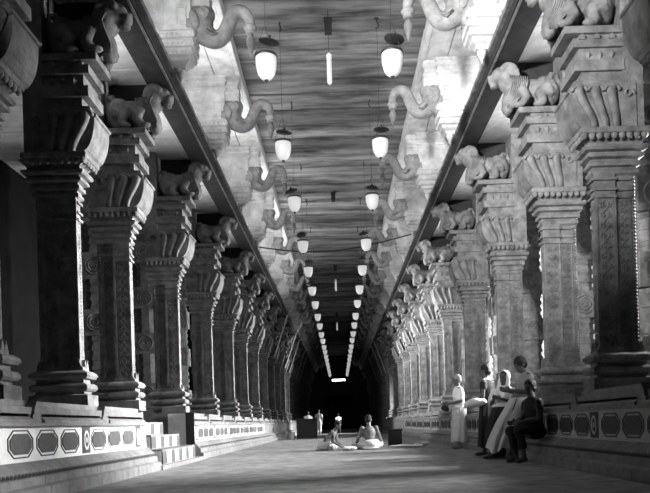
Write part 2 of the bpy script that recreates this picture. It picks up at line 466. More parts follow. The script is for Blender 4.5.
GP = {-1: 'pillars of the row with the striped steps', 1: 'pillars of the row behind the standing people'}
for s in (1, -1):
    for i, y in enumerate(PZS[s]):
        t = thing('stone_pillar', (s*(OX+XS[s]), y, OZ), plabel(s, i), 'pillar', GP[s])
        P = PM[s]
        for nm in ('base','base_leaf_row','shaft','carved_scrollwork','bead_strip','capital','abacus','petal_row','bracket','bracket_scrolls','corbel_neck','corbel_slab','corbel_recess','corbel_slab_middle','corbel_gap','corbel_slab_upper','upper_pilaster','niche_back'):
            if y > 40 and nm in ('carved_scrollwork','bead_strip','base_leaf_row','petal_row'): continue
            o = link(nm, P[nm], t)
            if nm in STUFF: o['kind'] = 'stuff'
        l = link('lion_carving', P['lion'], t); l['label'] = 'crouching carved stone lion'
        if y < 40: link('mane_locks', P['mane'], l)['kind'] = 'stuff'

# ------------------------------------------------------------------ upper brackets with pendants and elephant heads
UX, UZ = 2.75, 7.65
def upper_meshes(mir):
    U = {}; off = (UX, 0, UZ)
    def put(name, mb, m='lime', **k): U[name] = mb.mesh(name, m, off, mir, **k)
    b = MB().box(2.42, 3.34, .06, .5, 7.66, 8.36)
    b.box(2.50, 2.53, .035, .07, 7.80, 8.12).box(2.66, 2.69, .035, .07, 7.80, 8.12).box(2.50, 2.69, .035, .07, 8.10, 8.13).box(2.50, 2.69, .035, .07, 7.79, 7.82)
    b.box(2.9, 2.93, .035, .07, 7.80, 8.2).box(3.1, 3.13, .035, .07, 7.80, 8.2)
    put('cross_block', b)
    c = MB().mould(2.42, 3.34, .06, .5, [(0,8.36),(.05,8.39),(.05,8.44),(.02,8.45),(.02,8.53),(.06,8.55),(.06,8.60),(.03,8.61),(.03,8.66),(.07,8.68),(.07,8.72)])
    put('cornice', c)
    d = MB()
    for k in range(15): d.box(2.44+k*.06, 2.475+k*.06, .02, .06, 8.46, 8.52)
    put('dentil_row', d)
    i_ = MB().box(2.10, 2.43, .14, .44, 8.12, 8.34).mould(2.12, 2.43, .14, .44, [(0,8.34),(.03,8.36),(.03,8.42),(0,8.44),(0,8.54),(.04,8.57),(.04,8.64),(.02,8.66),(.02,8.72)])
    put('inner_block', i_)
    p = MB().mould(2.50, 2.84, .14, .42, [(.10,7.70),(.13,7.67),(.13,7.56),(.09,7.55),(.09,7.53),(.115,7.51),(.115,7.41),(.07,7.40),(.07,7.38),(.085,7.36),(.085,7.28),(.03,7.26),(.02,7.20),(-.05,7.16),(-.07,7.10)])
    put('pendant', p)
    tt = MB()
    for zz, o in ((7.615, .13), (7.46, .115), (7.32, .085)):
        n = 7
        for k in range(n): tt.ell((2.50-o+(.34+2*o)*(k+.5)/n, .14-o, zz), (.026, .02, .03), None, 6, 4)
        for k in range(5): tt.ell((2.50-o, .14-o+(.28+2*o)*(k+.5)/5, zz), (.02, .026, .03), None, 6, 4)
    put('petal_row', tt)
    bud = MB().lathe([(.06,0),(.09,-.03),(.075,-.08),(.04,-.15),(.015,-.2),(0.004,-.23)], 2.67, .28, 12, 7.11)
    put('lotus_bud', bud, smooth=True)
    h = MB()
    h.ell((2.33, .28, 7.95), (.27, .23, .29)); h.ell((2.46, .28, 7.82), (.19, .24, .30)); h.ell((2.17, .28, 8.08), (.15, .18, .15)); h.ell((2.2, .28, 7.72), (.2, .19, .19))
    path = [(2.28,.28,7.80),(2.12,.28,7.66),(1.98,.28,7.64),(1.86,.28,7.74),(1.78,.28,7.92),(1.70,.28,8.08),(1.58,.28,8.14),(1.46,.28,8.08),(1.40,.28,7.94),(1.40,.28,7.80)]
    pr = [.19,.17,.15,.14,.13,.12,.11,.10,.09,.07]; sp, sr = [], []
    for k in range(len(path)-1):
        P0, P1, P2, P3 = [Vector(path[min(max(k+d, 0), len(path)-1)]) for d in (-1, 0, 1, 2)]
        for u in (0, .33, .66):
            sp.append(.5*((2*P1)+(P2-P0)*u+(2*P0-5*P1+4*P2-P3)*u*u+(3*P1-P0-3*P2+P3)*u**3)); sr.append(pr[k]*(1-u)+pr[k+1]*u)
    h.tube(sp+[path[-1]], sr+[pr[-1]], 14)
    h.ell((1.40,.28,7.82), (.13,.13,.05)); h.ell((1.40,.28,7.73), (.10,.10,.03))
    for q in (-1, 1): h.ell((2.22, .28+q*.215, 8.02), (.055,.03,.05)); h.tube([(2.2+.10*math.cos(a_), .28+q*.2, 8.02+.09*math.sin(a_)) for a_ in [.52*k for k in range(13)]], .022, 6)
    U['elephant_head'] = h.remesh('elephant_head', 'elephant', .022, off, mir, 2)
    for q in (-1, 1):
        put('ear%d' % q, MB().ell((2.36, .28+q*.21, 7.90), (.09, .05, .17), Matrix.Rotation(.25, 3, 'Y')), 'elephant', smooth=True)
        put('tusk%d' % q, MB().tube([(2.16,.28+q*.17,7.72),(2.04,.28+q*.20,7.62),(1.95,.28+q*.20,7.64)], [.035,.028,.008], 7), 'stone', smooth=True)
    bb = MB().lathe([(.05,0),(.055,-.04),(.075,-.09),(.08,-.14),(.06,-.22),(.03,-.33),(.006,-.40)], 1.40, .28, 12, 7.70)
    put('trunk_bud', bb, 'stone', smooth=True)
    return U
UM = {s: upper_meshes(s < 0) for s in (1, -1)}
def where(s, i):
    if s < 0: return 'the second pillar before the striped steps' if i == 1 else 'the pillar just before the striped steps' if i == 2 else f'the {ORD[i-3]} pillar beyond the striped steps'
    return 'the broad pillar before the leaning group' if i == 1 else 'the pillar behind the leaning group' if i == 2 else 'the pillar behind the man in white' if i == 3 else f'the {ORD[i-4]} pillar past the man in white'
for s in (1, -1):
    for i, y in enumerate(PZS[s]):
        if i == 0: continue
        t = thing('elephant_bracket', (s*UX, y, UZ), 'elephant-trunk bracket with lotus pendant over '+where(s, i), 'bracket', 'stone elephant-trunk brackets')
        U = UM[s]
        for nm in ('cross_block','cornice','dentil_row','inner_block'):
            if y > 40 and nm == 'dentil_row': continue
            o = link(nm, U[nm], t)
            if nm in STUFF: o['kind'] = 'stuff'
        p = link('pendant', U['pendant'], t); link('lotus_bud', U['lotus_bud'], p)
        if y < 40: link('petal_row', U['petal_row'], p)['kind'] = 'stuff'
        h = link('elephant_head', U['elephant_head'], t); [link(n_, U[n_+str(q)], h) for n_ in ('ear', 'tusk') for q in (-1, 1)]; link('trunk_bud', U['trunk_bud'], h)

# ------------------------------------------------------------------ aisle pillars
def aisle_meshes(mir):
    A = {}
    b = MB().mould(-.3, .3, -.3, .3, [(.1,0),(.1,.2),(.04,.22),(.08,.28),(.08,.36),(.02,.4),(0,.45)])
    A['base'] = b.mesh('base', 'stone', (0,0,0), mir)
    sh = MB()
    def octa(z0, z1, r=.25):
        pts = [(r*math.cos(PI/8+PI/4*k)*1.05, r*math.sin(PI/8+PI/4*k)*1.05) for k in range(8)]
        sh.prism(pts, 'z', z0, z1)
        for k in range(4):
            z = z0+(z1-z0)*(k+.5)/4; sh.prism([(1.12*a, 1.12*b_) for a, b_ in pts], 'z', z-.05, z+.05)
    octa(1.0, 1.9); octa(2.4, 3.2); octa(3.7, 4.5)
    A['shaft'] = sh.mesh('shaft', 'stone', (0,0,0), mir)
    bl = MB(); ro = MB()
    for z0 in (.4, 1.85, 3.15, 4.45):
        bl.box(-.3, .3, -.3, .3, z0, z0+.6)
        for rr in (.2, .13, .06):
            ro.add(*(lambda n: ([(rr*math.cos(2*PI*k/n)*q, -.3-(.03 if q == 1 else 0), z0+.3+rr*math.sin(2*PI*k/n)*q) for q in (1.15, 1, .85) for k in range(n)],
                    [(r_*n+k, r_*n+(k+1)%n, (r_+1)*n+(k+1)%n, (r_+1)*n+k) for r_ in (0, 1) for k in range(n)]))(20))
    A['carved_block'] = bl.mesh('carved_block', 'stone', (0,0,0), mir)
    A['roundel'] = ro.mesh('roundel', 'stone', (0,0,0), mir)
    cp = MB().mould(-.3, .3, -.3, .3, [(0,5.05),(.06,5.1),(.02,5.15),(.12,5.25),(.12,5.35)]).box(-.8, .8, -.28, .28, 5.35, 5.62).box(-1.0, 1.0, -.3, .3, 5.62, 5.97)
    A['capital'] = cp.mesh('capital', 'stone', (0,0,0), mir)
    return A
AM = aisle_meshes(False)
for s in (1, -1):
    for i, y in enumerate(PZS[s][2:12]):
        if s < 0 and i == 0: continue
        t = thing('aisle_pillar', (s*5.5, y+.3, 1.0), ('stone aisle pillar with roundel blocks behind the striped-steps row, ' if s < 0 else 'stone aisle pillar with roundel blocks behind the standing-people row, ')+ORD[i-(s < 0)]+' in line', 'pillar', 'aisle pillars with roundel blocks')
        for nm in AM:
            o = link(nm, AM[nm], t)
            if nm == 'roundel': o['kind'] = 'stuff'

# ------------------------------------------------------------------ plinths
def plinth(s, y0, y1, label, banded=True, y_band_end=None, rope=True):
    t = thing('plinth', (s*3.2, y0, 0), label, 'plinth')
    mir = s < 0; L = y1-y0
    def put(name, mb, m, par=t, loc=None, **k): return link(name, mb.mesh(name, m, (3.2, 0, 0), mir, **k), par, loc)
    body = MB().box(3.17, 5.2 if s < 0 else 5.2, 0, L, 0, .93)
    put('core', body, 'plinth')
    put('platform_paving', MB().box(3.25, 7.55, 0.01, L-.01, .9, 1.0), 'plinth')
    # lower courses: stones
    yy = 0; k = 0
    ms = {}
    while yy < L-.05:
        l = min(1.5, L-yy)
        key = round(l, 2)
        if key not in ms:
            c1 = MB().prism([(2.90,0),(2.90,.13),(2.94,.15),(3.2,.15),(3.2,0)], 'y', .006, l-.006).mesh('course_stone', 'plinth', (3.2,0,0), mir, bevel=.006)
            c2 = MB().prism([(2.96,.15),(2.96,.23),(3.0,.25),(3.02,.30),(3.12,.375),(3.2,.375),(3.2,.15)], 'y', .004, l-.004).mesh('sloped_stone', 'plinth', (3.2,0,0), mir)
            ms[key] = (c1, c2)
        link('course_stone', ms[key][0], t, (0, yy, 0)); link('sloped_stone', ms[key][1], t, (0, yy, 0))
        yy += l
    if rope and banded:
        r = MB(); n = int(min(L, 24)/.075)
        for q in range(n): r.add([(2.965,q*.075,.24),(2.965,q*.075+.05,.24),(2.965,q*.075+.065,.285),(2.965,q*.075+.015,.285),(2.935,q*.075+.03,.262)], [(0,1,4),(1,2,4),(2,3,4),(3,0,4)])
        put('rope_moulding', r, 'grey_paint')['kind'] = 'stuff'
    yb = min(y1, y_band_end or y1)
    band = put('painted_band', MB().box(3.14, 3.2, 0, yb-y0, .375, .73), 'white' if s < 0 else 'plinth_band')
    if yb < y1: put('plain_band', MB().box(3.14, 3.2, yb-y0, L, .375, .73), 'plinth')
    # octagon and roundel panels
    def octo(l, h, x):
        c = .42*h
        return [(-l/2+c, -h/2), (l/2-c, -h/2), (l/2, -h/2+c*.72), (l/2, h/2-c*.72), (l/2-c, h/2), (-l/2+c, h/2), (-l/2, h/2-c*.72), (-l/2, -h/2+c*.72)]
    def ring(mb, a, b, x0, x1):
        n = len(a)
        vs = [(x0, p[0], p[1]) for p in a]+[(x0, p[0], p[1]) for p in b]+[(x1, p[0], p[1]) for p in a]+[(x1, p[0], p[1]) for p in b]
        fs = []
        for i in range(n):
            j = (i+1)%n; fs += [(i,j,n+j,n+i), (i,j,2*n+j,2*n+i), (n+i,n+j,3*n+j,3*n+i), (2*n+i,2*n+j,3*n+j,3*n+i)]
        mb.add(vs, fs)
    om = MB(); ring(om, octo(.55,.28,0), octo(.515,.25,0), 3.133, 3.145); om.prism(octo(.46,.205,0), 'x', 3.130, 3.145)
    ome = om.mesh('octagon_panel', 'grey_paint' if s < 0 else 'black', (3.2,0,0), mir)  # right octagons darker, their shade put into the colour
    rm = MB().box(3.132, 3.145, -.13, .13, -.16, .16).mesh('roundel_panel', 'grey_paint' if s < 0 else 'black', (3.2,0,0), mir)
    ov = MB(); el = lambda a, b: [(a*math.cos(2*PI*k/20), b*math.sin(2*PI*k/20)) for k in range(20)]
    ring(ov, el(.085,.12), el(.06,.088), 3.126, 3.134); ov.prism(el(.022,.035), 'x', 3.126, 3.134)
    ovm = ov.mesh('oval_ring', 'white' if s < 0 else 'plinth_band', (3.2,0,0), mir)
    y = 6.58-.0
    seq = 0
    zc = .555
    while y < yb-.3:
        for k in range(3):
            yc = y+.29+k*.63
            if yc-.28 > y0 and yc+.28 < yb: link('octagon_panel', ome, t, (0, yc-y0, zc))
        yc = y+1.89+.17
        if yc-.13 > y0 and yc+.13 < yb:
            q = link('roundel_panel', rm, t, (0, yc-y0, zc)); link('oval_ring', ovm, q)
        y += 2.22
    # string course and coping stones with finials between
    put('string_course', MB().box(3.08, 3.25, 0, L, .73, .765), 'plinth')
    cm = {}
    yy = 0.05
    while yy < L-.3:
        l = min(1.85, L-yy-.05); key = round(l, 2)
        if key not in cm:
            cm[key] = MB().prism([(3.12,.765),(3.12,.80),(3.17,.83),(3.17,.86),(3.2,.90),(3.27,.965),(3.27,1.0),(3.5,1.0),(3.5,.765)], 'y', 0, l).mesh('coping_stone', 'plinth', (3.2,0,0), mir)
        link('coping_stone', cm[key], t, (0, yy, 0)); yy += l+.27
        if yy < L-.2:
            if 'f' not in cm:
                cm['f'] = MB().prism([(-.11,.765),(.11,.765),(.11,.84),(.075,.86),(.055,.93),(.025,.96),(0,1.0),(-.025,.96),(-.055,.93),(-.075,.86),(-.11,.84)], 'x', 3.14, 3.24).mesh('finial', 'plinth', (3.2,0,0), mir)
            link('finial', cm['f'], t, (0, yy-.135, 0))
    return t
M['plinth_band'] = mat('shaded_band', .42, .7, .3, 8, .2, 20)  # right band: darker copy of the white one, shade put into the colour
pl1 = plinth(-1, 1.0, 11.3, 'white painted plinth with grey octagons ending at the striped steps')
pl2 = plinth(-1, 14.8, 84, 'long plinth with small octagon band beginning beyond the striped steps', y_band_end=29)
pl3 = plinth(1, 1.0, 84, 'dim stone plinth with dark octagons behind the standing people', y_band_end=34)
# striped steps between the two left plinths
st = thing('painted_steps', (-3.2, 11.4, 0), 'short flight of striped white and grey steps in the plinth gap', 'steps')
def step(x0, x1, ya, yb, z0, z1, n):
    o = link('step', MB().box(x0, x1, ya, yb, z0, z1).mesh('step', 'plinth', (3.2, 11.4, 0), True), st)
    wv = (yb-ya)/(2*n+1)
    me = MB().box(x0-.008, x0+.01, 0, wv, z0+.015, z1-.03).mesh('white_stripe', 'white', (3.2, 0, 0), True)
    md = MB().box(x0-.006, x0+.01, 0, wv, z0+.015, z1-.03).mesh('grey_stripe', 'grey_paint', (3.2, 0, 0), True)
    for k in range(2*n+1):
        link('white_stripe' if k % 2 else 'grey_stripe', me if k % 2 else md, o, (0, ya-11.4+k*wv, 0))
    # end face, white with a grey field
    link('white_end', MB().box(x0+.02, x1, ya-.008, ya+.01, z0, z1-.02).mesh('white_end', 'white', (3.2, 11.4, 0), True), o)
    link('end_field', MB().box(x0+.09, min(x1, x0+.28)-.07, ya-.014, ya, z0+.05, z1-.07).mesh('end_field', 'grey_paint', (3.2, 11.4, 0), True), o)
link('footing', MB().box(2.88, 4.2, 11.3, 14.8, 0, .07).mesh('footing', 'plinth', (3.2, 11.4, 0), True), st)
step(2.97, 4.2, 11.65, 14.25, .07, .32, 4)
step(3.27, 4.2, 12.1, 14.2, .32, .56, 3)
step(3.57, 4.2, 12.5, 14.1, .56, .80, 2)
link('cheek_end', MB().box(3.10, 3.62, 14.74, 14.795, .0, .98).mesh('cheek_end', 'white', (3.2, 11.4, 0), True), st)
link('cheek_edge', MB().box(3.06, 3.24, 14.70, 14.74, .32, 1.0).mesh('cheek_edge', 'black', (3.2, 11.4, 0), True), st)
link('near_cheek', MB().box(3.2, 3.6, 11.31, 11.36, .37, .95).mesh('near_cheek', 'white', (3.2, 11.4, 0), True), st)
link('gap_floor', MB().box(4.2, 7.55, 11.31, 14.79, .0, 1.0).mesh('gap_floor', 'dark', (3.2, 11.4, 0), True), st)

# ------------------------------------------------------------------ hanging lanterns
LZ = [11.1, 14.4, 18.0, 22.2, 26.0, 29.6]
while LZ[-1] < 78: LZ.append(LZ[-1]+3.65)
gl = MB().lathe([(.005,-.26),(.05,-.245),(.10,-.205),(.135,-.15),(.155,-.07),(.165,.0),(.170,.12),(.160,.12),(.150,.0),(.13,-.10),(.05,-.19)], n=20).mesh('glass_bell', 'glass', smooth=True)
rim = MB().lathe([(.160,.105),(.180,.105),(.185,.12),(.180,.145),(.160,.145)], n=20).mesh('rim', 'metal', smooth=True)
cupb = MB().lathe([(.045,-.215),(.05,-.235),(.03,-.26),(.012,-.285),(.004,-.29)], n=12).mesh('bottom_cap', 'metal', smooth=True)
sm = MB().lathe([(.16,.32),(.165,.325),(.10,.355),(.04,.375),(.02,.395),(.02,.42),(.004,.42),(.004,.375),(.09,.345)], n=20).mesh('smoke_disc', 'metal', smooth=True)
ch = MB()
for k in range(3):
    a = 2*PI*k/3+.5; ch.tube([(.17*math.cos(a), .17*math.sin(a), .13), (.02*math.cos(a), .02*math.sin(a), .60)], .0035, 4)
chains = ch.mesh('suspension_chains', 'wire')
hg = MB().tube([(0,0,.58),(0,0,2.61)], .0035, 4)
hanger = hg.mesh('hanger_chain', 'wire')
hook = MB().tube([(0,0,2.62),(0,0,2.54),(.03,0,2.50),(.045,0,2.46),(.03,0,2.42),(0,0,2.41),(-.03,0,2.43)], .012, 6).lathe([(.04,2.60),(.06,2.61),(.06,2.63)], n=10).mesh('ceiling_hook', 'metal')
for s in (-1, 1):
    for i, y in enumerate(LZ):
        t = thing('glass_lantern', (s*1.0, y, 6.36+(.0 if i % 2 else .03)), f'frosted glass bell lantern, {ORD[i]} towards the dark end, row on the {"striped-steps" if s < 0 else "standing-people"} side', 'lantern', 'hanging glass lanterns')
        t.rotation_euler = (random.uniform(-.04, .04), random.uniform(-.03, .03), random.uniform(0, 6))
        link('glass_bell', gl, t); link('rim', rim, t)
        link('bottom_cap', cupb, t)
        d = link('smoke_disc', sm, t); d.location = (random.uniform(-.03, .03), random.uniform(-.02, .02), random.uniform(-.01, .05)); d.rotation_euler = (random.uniform(-.25, .25), random.uniform(-.2, .2), 0)
        t.rotation_euler = (0, 0, t.rotation_euler.z)
        link('suspension_chains', chains, t)['kind'] = 'stuff'; link('hanger_chain', hanger, t); link('ceiling_hook', hook, t)

# centre line: small boxes on the ceiling with hanging tube lamps
bxm = MB().box(-.075, .075, -.10, .10, -.30, 0).box(-.09, .09, -.12, .12, -.02, .01).mesh('box_body', 'black', bevel=.008)
for i, (y, lamp) in enumerate(((14.35, 1), (25.2, 0), (36.7, 1), (52, 1))):
    t = thing('ceiling_box', (0, y, 8.985), ('black junction box on the ceiling over the first tube lamp', 'lone black junction box on the ceiling between the tube lamps', 'black junction box on the ceiling over the second tube lamp', 'black junction box on the dark far ceiling')[i], 'junction box', 'ceiling junction boxes')
    link('box_body', bxm, t); link('conduit', MB().tube([(0,-.1,-.05),(0,-.4,-.04)], .015, 6).mesh('conduit', 'black'), t)
    if lamp:
        zt = 8.13
        p = thing('tube_lamp', (0, y-.02, 7.62), ('slim white tube lamp hanging on a wire nearest the first ceiling box', '', 'slim white tube lamp hanging below the second lamp-bearing ceiling box', 'slim white tube lamp hanging in the dark far ceiling')[i], 'lamp', 'hanging tube lamps')
        link('tube', MB().lathe([(.03,0),(.05,.03),(.05,.46),(.035,.50)], n=12).mesh('tube', 'glass', smooth=True), p)
        link('socket', MB().lathe([(.04,.50),(.055,.51),(.055,.60),(.02,.64)], n=12).mesh('socket', 'white', smooth=True), p)
        link('wire', MB().tube([(0,.02,.62),(0,.02,1.07)], .006, 4).mesh('wire', 'wire'), p)
# slack cable across the hall
cb = MB(); pts = []
for k in range(25):
    u = k/24; pts.append((-2.75+5.5*u, 24.6, 6.98+.28*u-.42*math.sin(PI*u)*(1-.25*u)))
cable = link('slack_cable', cb.tube([(p[0], 0, p[2]-6.9) for p in pts], .022, 6).mesh('slack_cable', 'wire'), None, (0, 24.6, 6.9)); tag(cable, 'dark electric cable sagging across the hall between the beams', 'cable')
# lit tube over the end doorway
t = thing('tube_light', (0, 80.5, 5.72), 'bright horizontal tube light at the dark end of the hall', 'tube light')
link('tube', MB().tube([(-.75,0,0),(.75,0,0)], .11, 10).mesh('tube', 'lit', smooth=True), t)
link('holder', MB().box(-.85, .85, -.06, .06, .1, .2).mesh('holder', 'metal'), t)
link('hanger', MB().tube([(-.6,0,.15),(-.6,0,3.3)], .015, 5).tube([(.6,0,.15),(.6,0,3.3)], .015, 5).mesh('hanger', 'metal'), t)
# slanting banner poles from the beams in the far part of the hall
pi = 0
for s, zs in ((-1, (9, 11, 12, 14, 15)), (1, (13, 14, 16))):
    for i, k in enumerate(zs):
        y = PZS[s][k]-.275
        a = Vector((s*2.74, y, 6.76)); b = Vector((s*3.55, y, 4.46))
        d = b-a
        o = link('slanting_pole', MB().tube([(0,0,0), d], .045, 8).lathe([(.06,-.02),(.07,0),(.05,.04)], n=8).mesh('slanting_pole', 'pole'), None, a)
        tag(o, f'pale slanting pole under the {"steps-side" if s < 0 else "people-side"} beam, {ORD[i]} towards the dark end', 'pole', 'slanting poles under the beams')

# ------------------------------------------------------------------ people
def ori(zv, yv):
    z = Vector(zv).normalized(); y = Vector(yv); y = (y-z*y.dot(z)).normalized(); x = y.cross(z)
    return Matrix((x, y, z)).transposed()
def hand(b, wr, d, side, curl=.6, sc=1.0):
    """wr wrist, d forearm direction, side = direction of the thumb"""
    wr = Vector(wr); d = Vector(d).normalized(); sv = Vector(side); sv = (sv-d*sv.dot(d)).normalized(); nrm = d.cross(sv).normalized()
    pc = wr+d*.05*sc
    b.ell(pc, (.024*sc, .042*sc, .055*sc), ori(d, sv))
    for k, l in enumerate((.070, .080, .075, .058)):
        o = wr+d*.088*sc+sv*(.033-.022*k)*sc
        p1 = o+(d*math.cos(curl*.5)+nrm*math.sin(curl*.5))*l*.5*sc
        p2 = p1+(d*math.cos(curl*1.4)+nrm*math.sin(curl*1.4))*l*.5*sc
        b.tube([o-d*.02, o, p1, p2], [.0105*sc, .0105*sc, .0098*sc, .0085*sc], 7)
    o = wr+d*.03*sc+sv*.034*sc
    p1 = o+(d*.6+sv*.8)*.035*sc; p2 = p1+(d*.9+sv*.3+nrm*.3)*.03*sc
    b.tube([o, p1, p2], [.014*sc, .012*sc, .010*sc], 7)
def headparts(b, c, F, U_, sc=1.0):
    """head centre c, facing F, up U_"""
    c = Vector(c); F = Vector(F).normalized(); U_ = Vector(U_); U_ = (U_-F*U_.dot(F)).normalized(); L = U_.cross(F)
    R = Matrix((F, L, U_)).transposed()
    T = lambda x, y, z: c+R@Vector((x, y, z))*sc
    b.ell(T(-.01, 0, .03), (.098*sc, .078*sc, .095*sc), R, 18, 12)
    b.ell(T(.022, 0, -.045), (.07*sc, .06*sc, .075*sc), R)
    b.ell(T(.055, 0, -.095), (.032*sc, .035*sc, .022*sc), R)
    b.tube([T(.085, 0, .02), T(.105, 0, -.02), T(.108, 0, -.032)], [.012*sc, .016*sc, .018*sc], 8)
    b.ell(T(.085, 0, -.066), (.016*sc, .028*sc, .012*sc), R)
    b.ell(T(.078, 0, .032), (.016*sc, .055*sc, .012*sc), R)
    for q in (-1, 1): b.ell(T(-.01, q*.08, -.01), (.022*sc, .012*sc, .034*sc), R)
    return T, R
def face_parts(T, R, sc, par):
    e = MB()
    for q in (-1, 1): link('eye', MB().ell(T(.083, q*.031, .008), (.010*sc, .014*sc, .008*sc), R, 8, 6).mesh('eye', 'eye', smooth=True), par)
    mo = MB(); mo.ell(T(.098, 0, -.067), (.008*sc, .022*sc, .003*sc), R, 8, 6)
    link('mouth', mo.mesh('mouth', 'eye', smooth=True), par)
def hair_cap(T, R, sc, m, par, grow=1.0, bald=False):
    h = MB()
    if bald:
        h.ell(T(-.045, 0, -.005), (.07*sc, .088*sc, .06*sc), R); h.ell(T(-.03, 0, .02), (.085*sc, .086*sc, .075*sc), R)
    else:
        h.ell(T(-.022, 0, .050), (.100*sc*grow, .090*sc*grow, .090*sc*grow), R)
        h.ell(T(-.055, 0, -.005), (.068*sc*grow, .082*sc*grow, .085*sc*grow), R)
    link('hair', h.remesh('hair', m, .012, sm=2), par)
def limb(b, a, c, d, r):
    a, c, d = Vector(a), Vector(c), Vector(d)
    b.tube([a, a.lerp(c, .35), c, c.lerp(d, .3), d], [r[0], r[0]*1.02, r[1], r[1]*1.03, r[2]], 10)
    b.ell(c, (r[1],)*3); b.ell(a, (r[0],)*3)
def foot(b, an, d, sc=1.0):
    an = Vector(an); d = Vector(d).normalized(); sd = Vector((0,0,1)).cross(d)
    b.tube([an+Vector((0,0,-.0)), an+d*.02+Vector((0,0,-.05)), an+d*.11+Vector((0,0,-.062)), an+d*.16+Vector((0,0,-.068))], [.036*sc, .042*sc, .040*sc, .024*sc], 9)
    b.ell(an-d*.03+Vector((0,0,-.05)), (.035*sc, .032*sc, .035*sc))
    for k in range(5):
        o = an+d*(.15-.012*k)+sd*(.03-.015*k)+Vector((0,0,-.074)); b.tube([o, o+d*.035], [.012, .010], 6)
def torso(b, pel, che, sho, g=0):
    pel, che = Vector(pel), Vector(che); R = ori(che-pel, sho); v = che-pel
    b.ell(pel, (.115+g, .155+g, .13+g), R); b.ell(pel+v*.45, (.10+g, .135+g, .17+g), R); b.ell(pel+v*.95, (.11+g, .165+g, .19+g), R)
    return R
def drape(rings, n=36, folds=9, depth=.018, hemj=.02, seed=0):
    """cloth tube: rings = (centre, rx, ry, yaw)"""
    rr = random.Random(seed); ph = [rr.uniform(0, 6.28) for _ in range(4)]
    vs = []; fs = []; m = len(rings)
    for i, (c, rx, ry, yaw) in enumerate(rings):
        t = i/(m-1)
        for k in range(n):
            a = 2*PI*k/n
            q = 1+depth*(.4+t)*(math.sin(folds*a+ph[0]+t*.8)+.6*math.sin((folds*1.7//1)*a+ph[1]))/.15*.15/ max(.1, (rx+ry)/2)
            x = rx*q*math.cos(a); y = ry*q*math.sin(a)
            z = hemj*math.sin(3*a+ph[2]) if i == m-1 else 0
            vs.append((c[0]+x*math.cos(yaw)-y*math.sin(yaw), c[1]+x*math.sin(yaw)+y*math.cos(yaw), c[2]+z))
    for i in range(m-1):
        for k in range(n):
            j = (k+1)%n; fs.append((i*n+k, i*n+j, (i+1)*n+j, (i+1)*n+k))
    fs.append(tuple(range(n)))
    return MB().add(vs, fs)
VX = .0095
# local frame of every person: facing +x, left is +y, up z, origin on the floor

# man in white, standing in profile beside the plinth
t = thing('person', (2.76, 16.2, 0), 'grey-haired man in loose white shirt and pale wrap standing by the plinth, hands forward', 'person', rz=PI)
b = MB(); torso(b, (-.02,0,.92), (0,0,1.26), (0,1,0))
b.tube([(.0,0,1.40),(.02,0,1.50)], [.06,.055], 10)
T, R = headparts(b, (.035,0,1.585), (1,0,-.12), (0,0,1), .98)
for q in (-1, 1):
    b.ell((0,q*.175,1.36), (.06,.06,.06))
    limb(b, (0,q*.185,1.36), (-.01,q*.235,1.09), (.24,q*.12,1.03), (.048,.038,.028))
    hand(b, (.24,q*.12,1.03), (1,-q*.25,-.05), (0,-q*.3,1), .7)
    limb(b, (0,q*.09,.88), (.02,q*.10,.48), (-.0,q*.10,.085), (.085,.055,.038)); foot(b, (0,q*.10,.085), (1,q*.15,0))
body = link('body', b.remesh('body', 'skin', VX), t)
face_parts(T, R, .98, t); hair_cap(T, R, .98, 'hair_grey', t, 1.0)
c = MB(); torso(c, (-.02,0,.90), (0,0,1.25), (0,1,0), .032); c.ell((-.01,0,.86), (.16,.20,.13)); c.ell((0,0,1.37), (.09,.17,.07))
for q in (-1, 1): c.tube([(0,q*.18,1.37),(-.005,q*.225,1.22),(.0,q*.245,1.10)], [.075,.075,.085], 10)
link('shirt', c.remesh('shirt', 'cloth_white', .013), t)
link('wrap_cloth', drape([((-.01,0,.95),.16,.19,0),((.0,0,.7),.17,.195,0),((.02,0,.4),.17,.19,0),((.02,0,.16),.18,.195,0)], seed=1).mesh('wrap_cloth', 'cloth_pale', smooth=True), t)
bag = thing('cloth_bundle', (2.42, 16.12, .90), 'dark cloth bundle held in the hands of the man in white', 'bundle')
bb = MB().ell((0,0,.06), (.09,.08,.07)).ell((.05,.02,.02), (.06,.06,.05)).tube([(-.02,0,.1),(0,0,.16)], [.03,.045], 8)
link('bundle_body', bb.remesh('bundle_body', 'cloth_dark', .012), bag); link('tie', MB().lathe([(.034,.115),(.042,.125),(.034,.135)], -.01, 0, 10).mesh('tie', 'cloth_white'), bag)

# man leaning back against the ledge, long white wrap
t = thing('person', (2.97, 11.75, 0), 'dark-haired man in grey shirt and white wrap leaning back on the ledge, legs out', 'person', rz=PI)
b = MB(); pel = (-.04,0,.95); che = (-.16,0,1.25); torso(b, pel, che, (0,1,0))
b.tube([(-.16,0,1.38),(-.12,0,1.48)], [.06,.055], 10)
T, R = headparts(b, (-.08,0,1.55), (1,.35,-.55), (0,0,1), 1.0)
for q in (-1, 1):
    b.ell((-.17,q*.175,1.35), (.06,.06,.06))
    limb(b, (-.17,q*.185,1.35), (-.10,q*.24,1.08), (.12,q*.10,1.12), (.048,.038,.028)); hand(b, (.12,q*.10,1.12), (1,-q*.4,.3), (0,-q*.5,1), .8)
limb(b, (.0,.09,.93), (.22,.12,.52), (.44,.10,.085), (.085,.055,.038)); foot(b, (.44,.10,.085), (1,.1,0))
limb(b, (.0,-.09,.93), (.16,-.12,.50), (.26,-.12,.085), (.085,.055,.038)); foot(b, (.26,-.12,.085), (1,-.1,0))
link('body', b.remesh('body', 'skin', VX), t); face_parts(T, R, 1.0, t); hair_cap(T, R, 1.0, 'hair', t, 1.12)
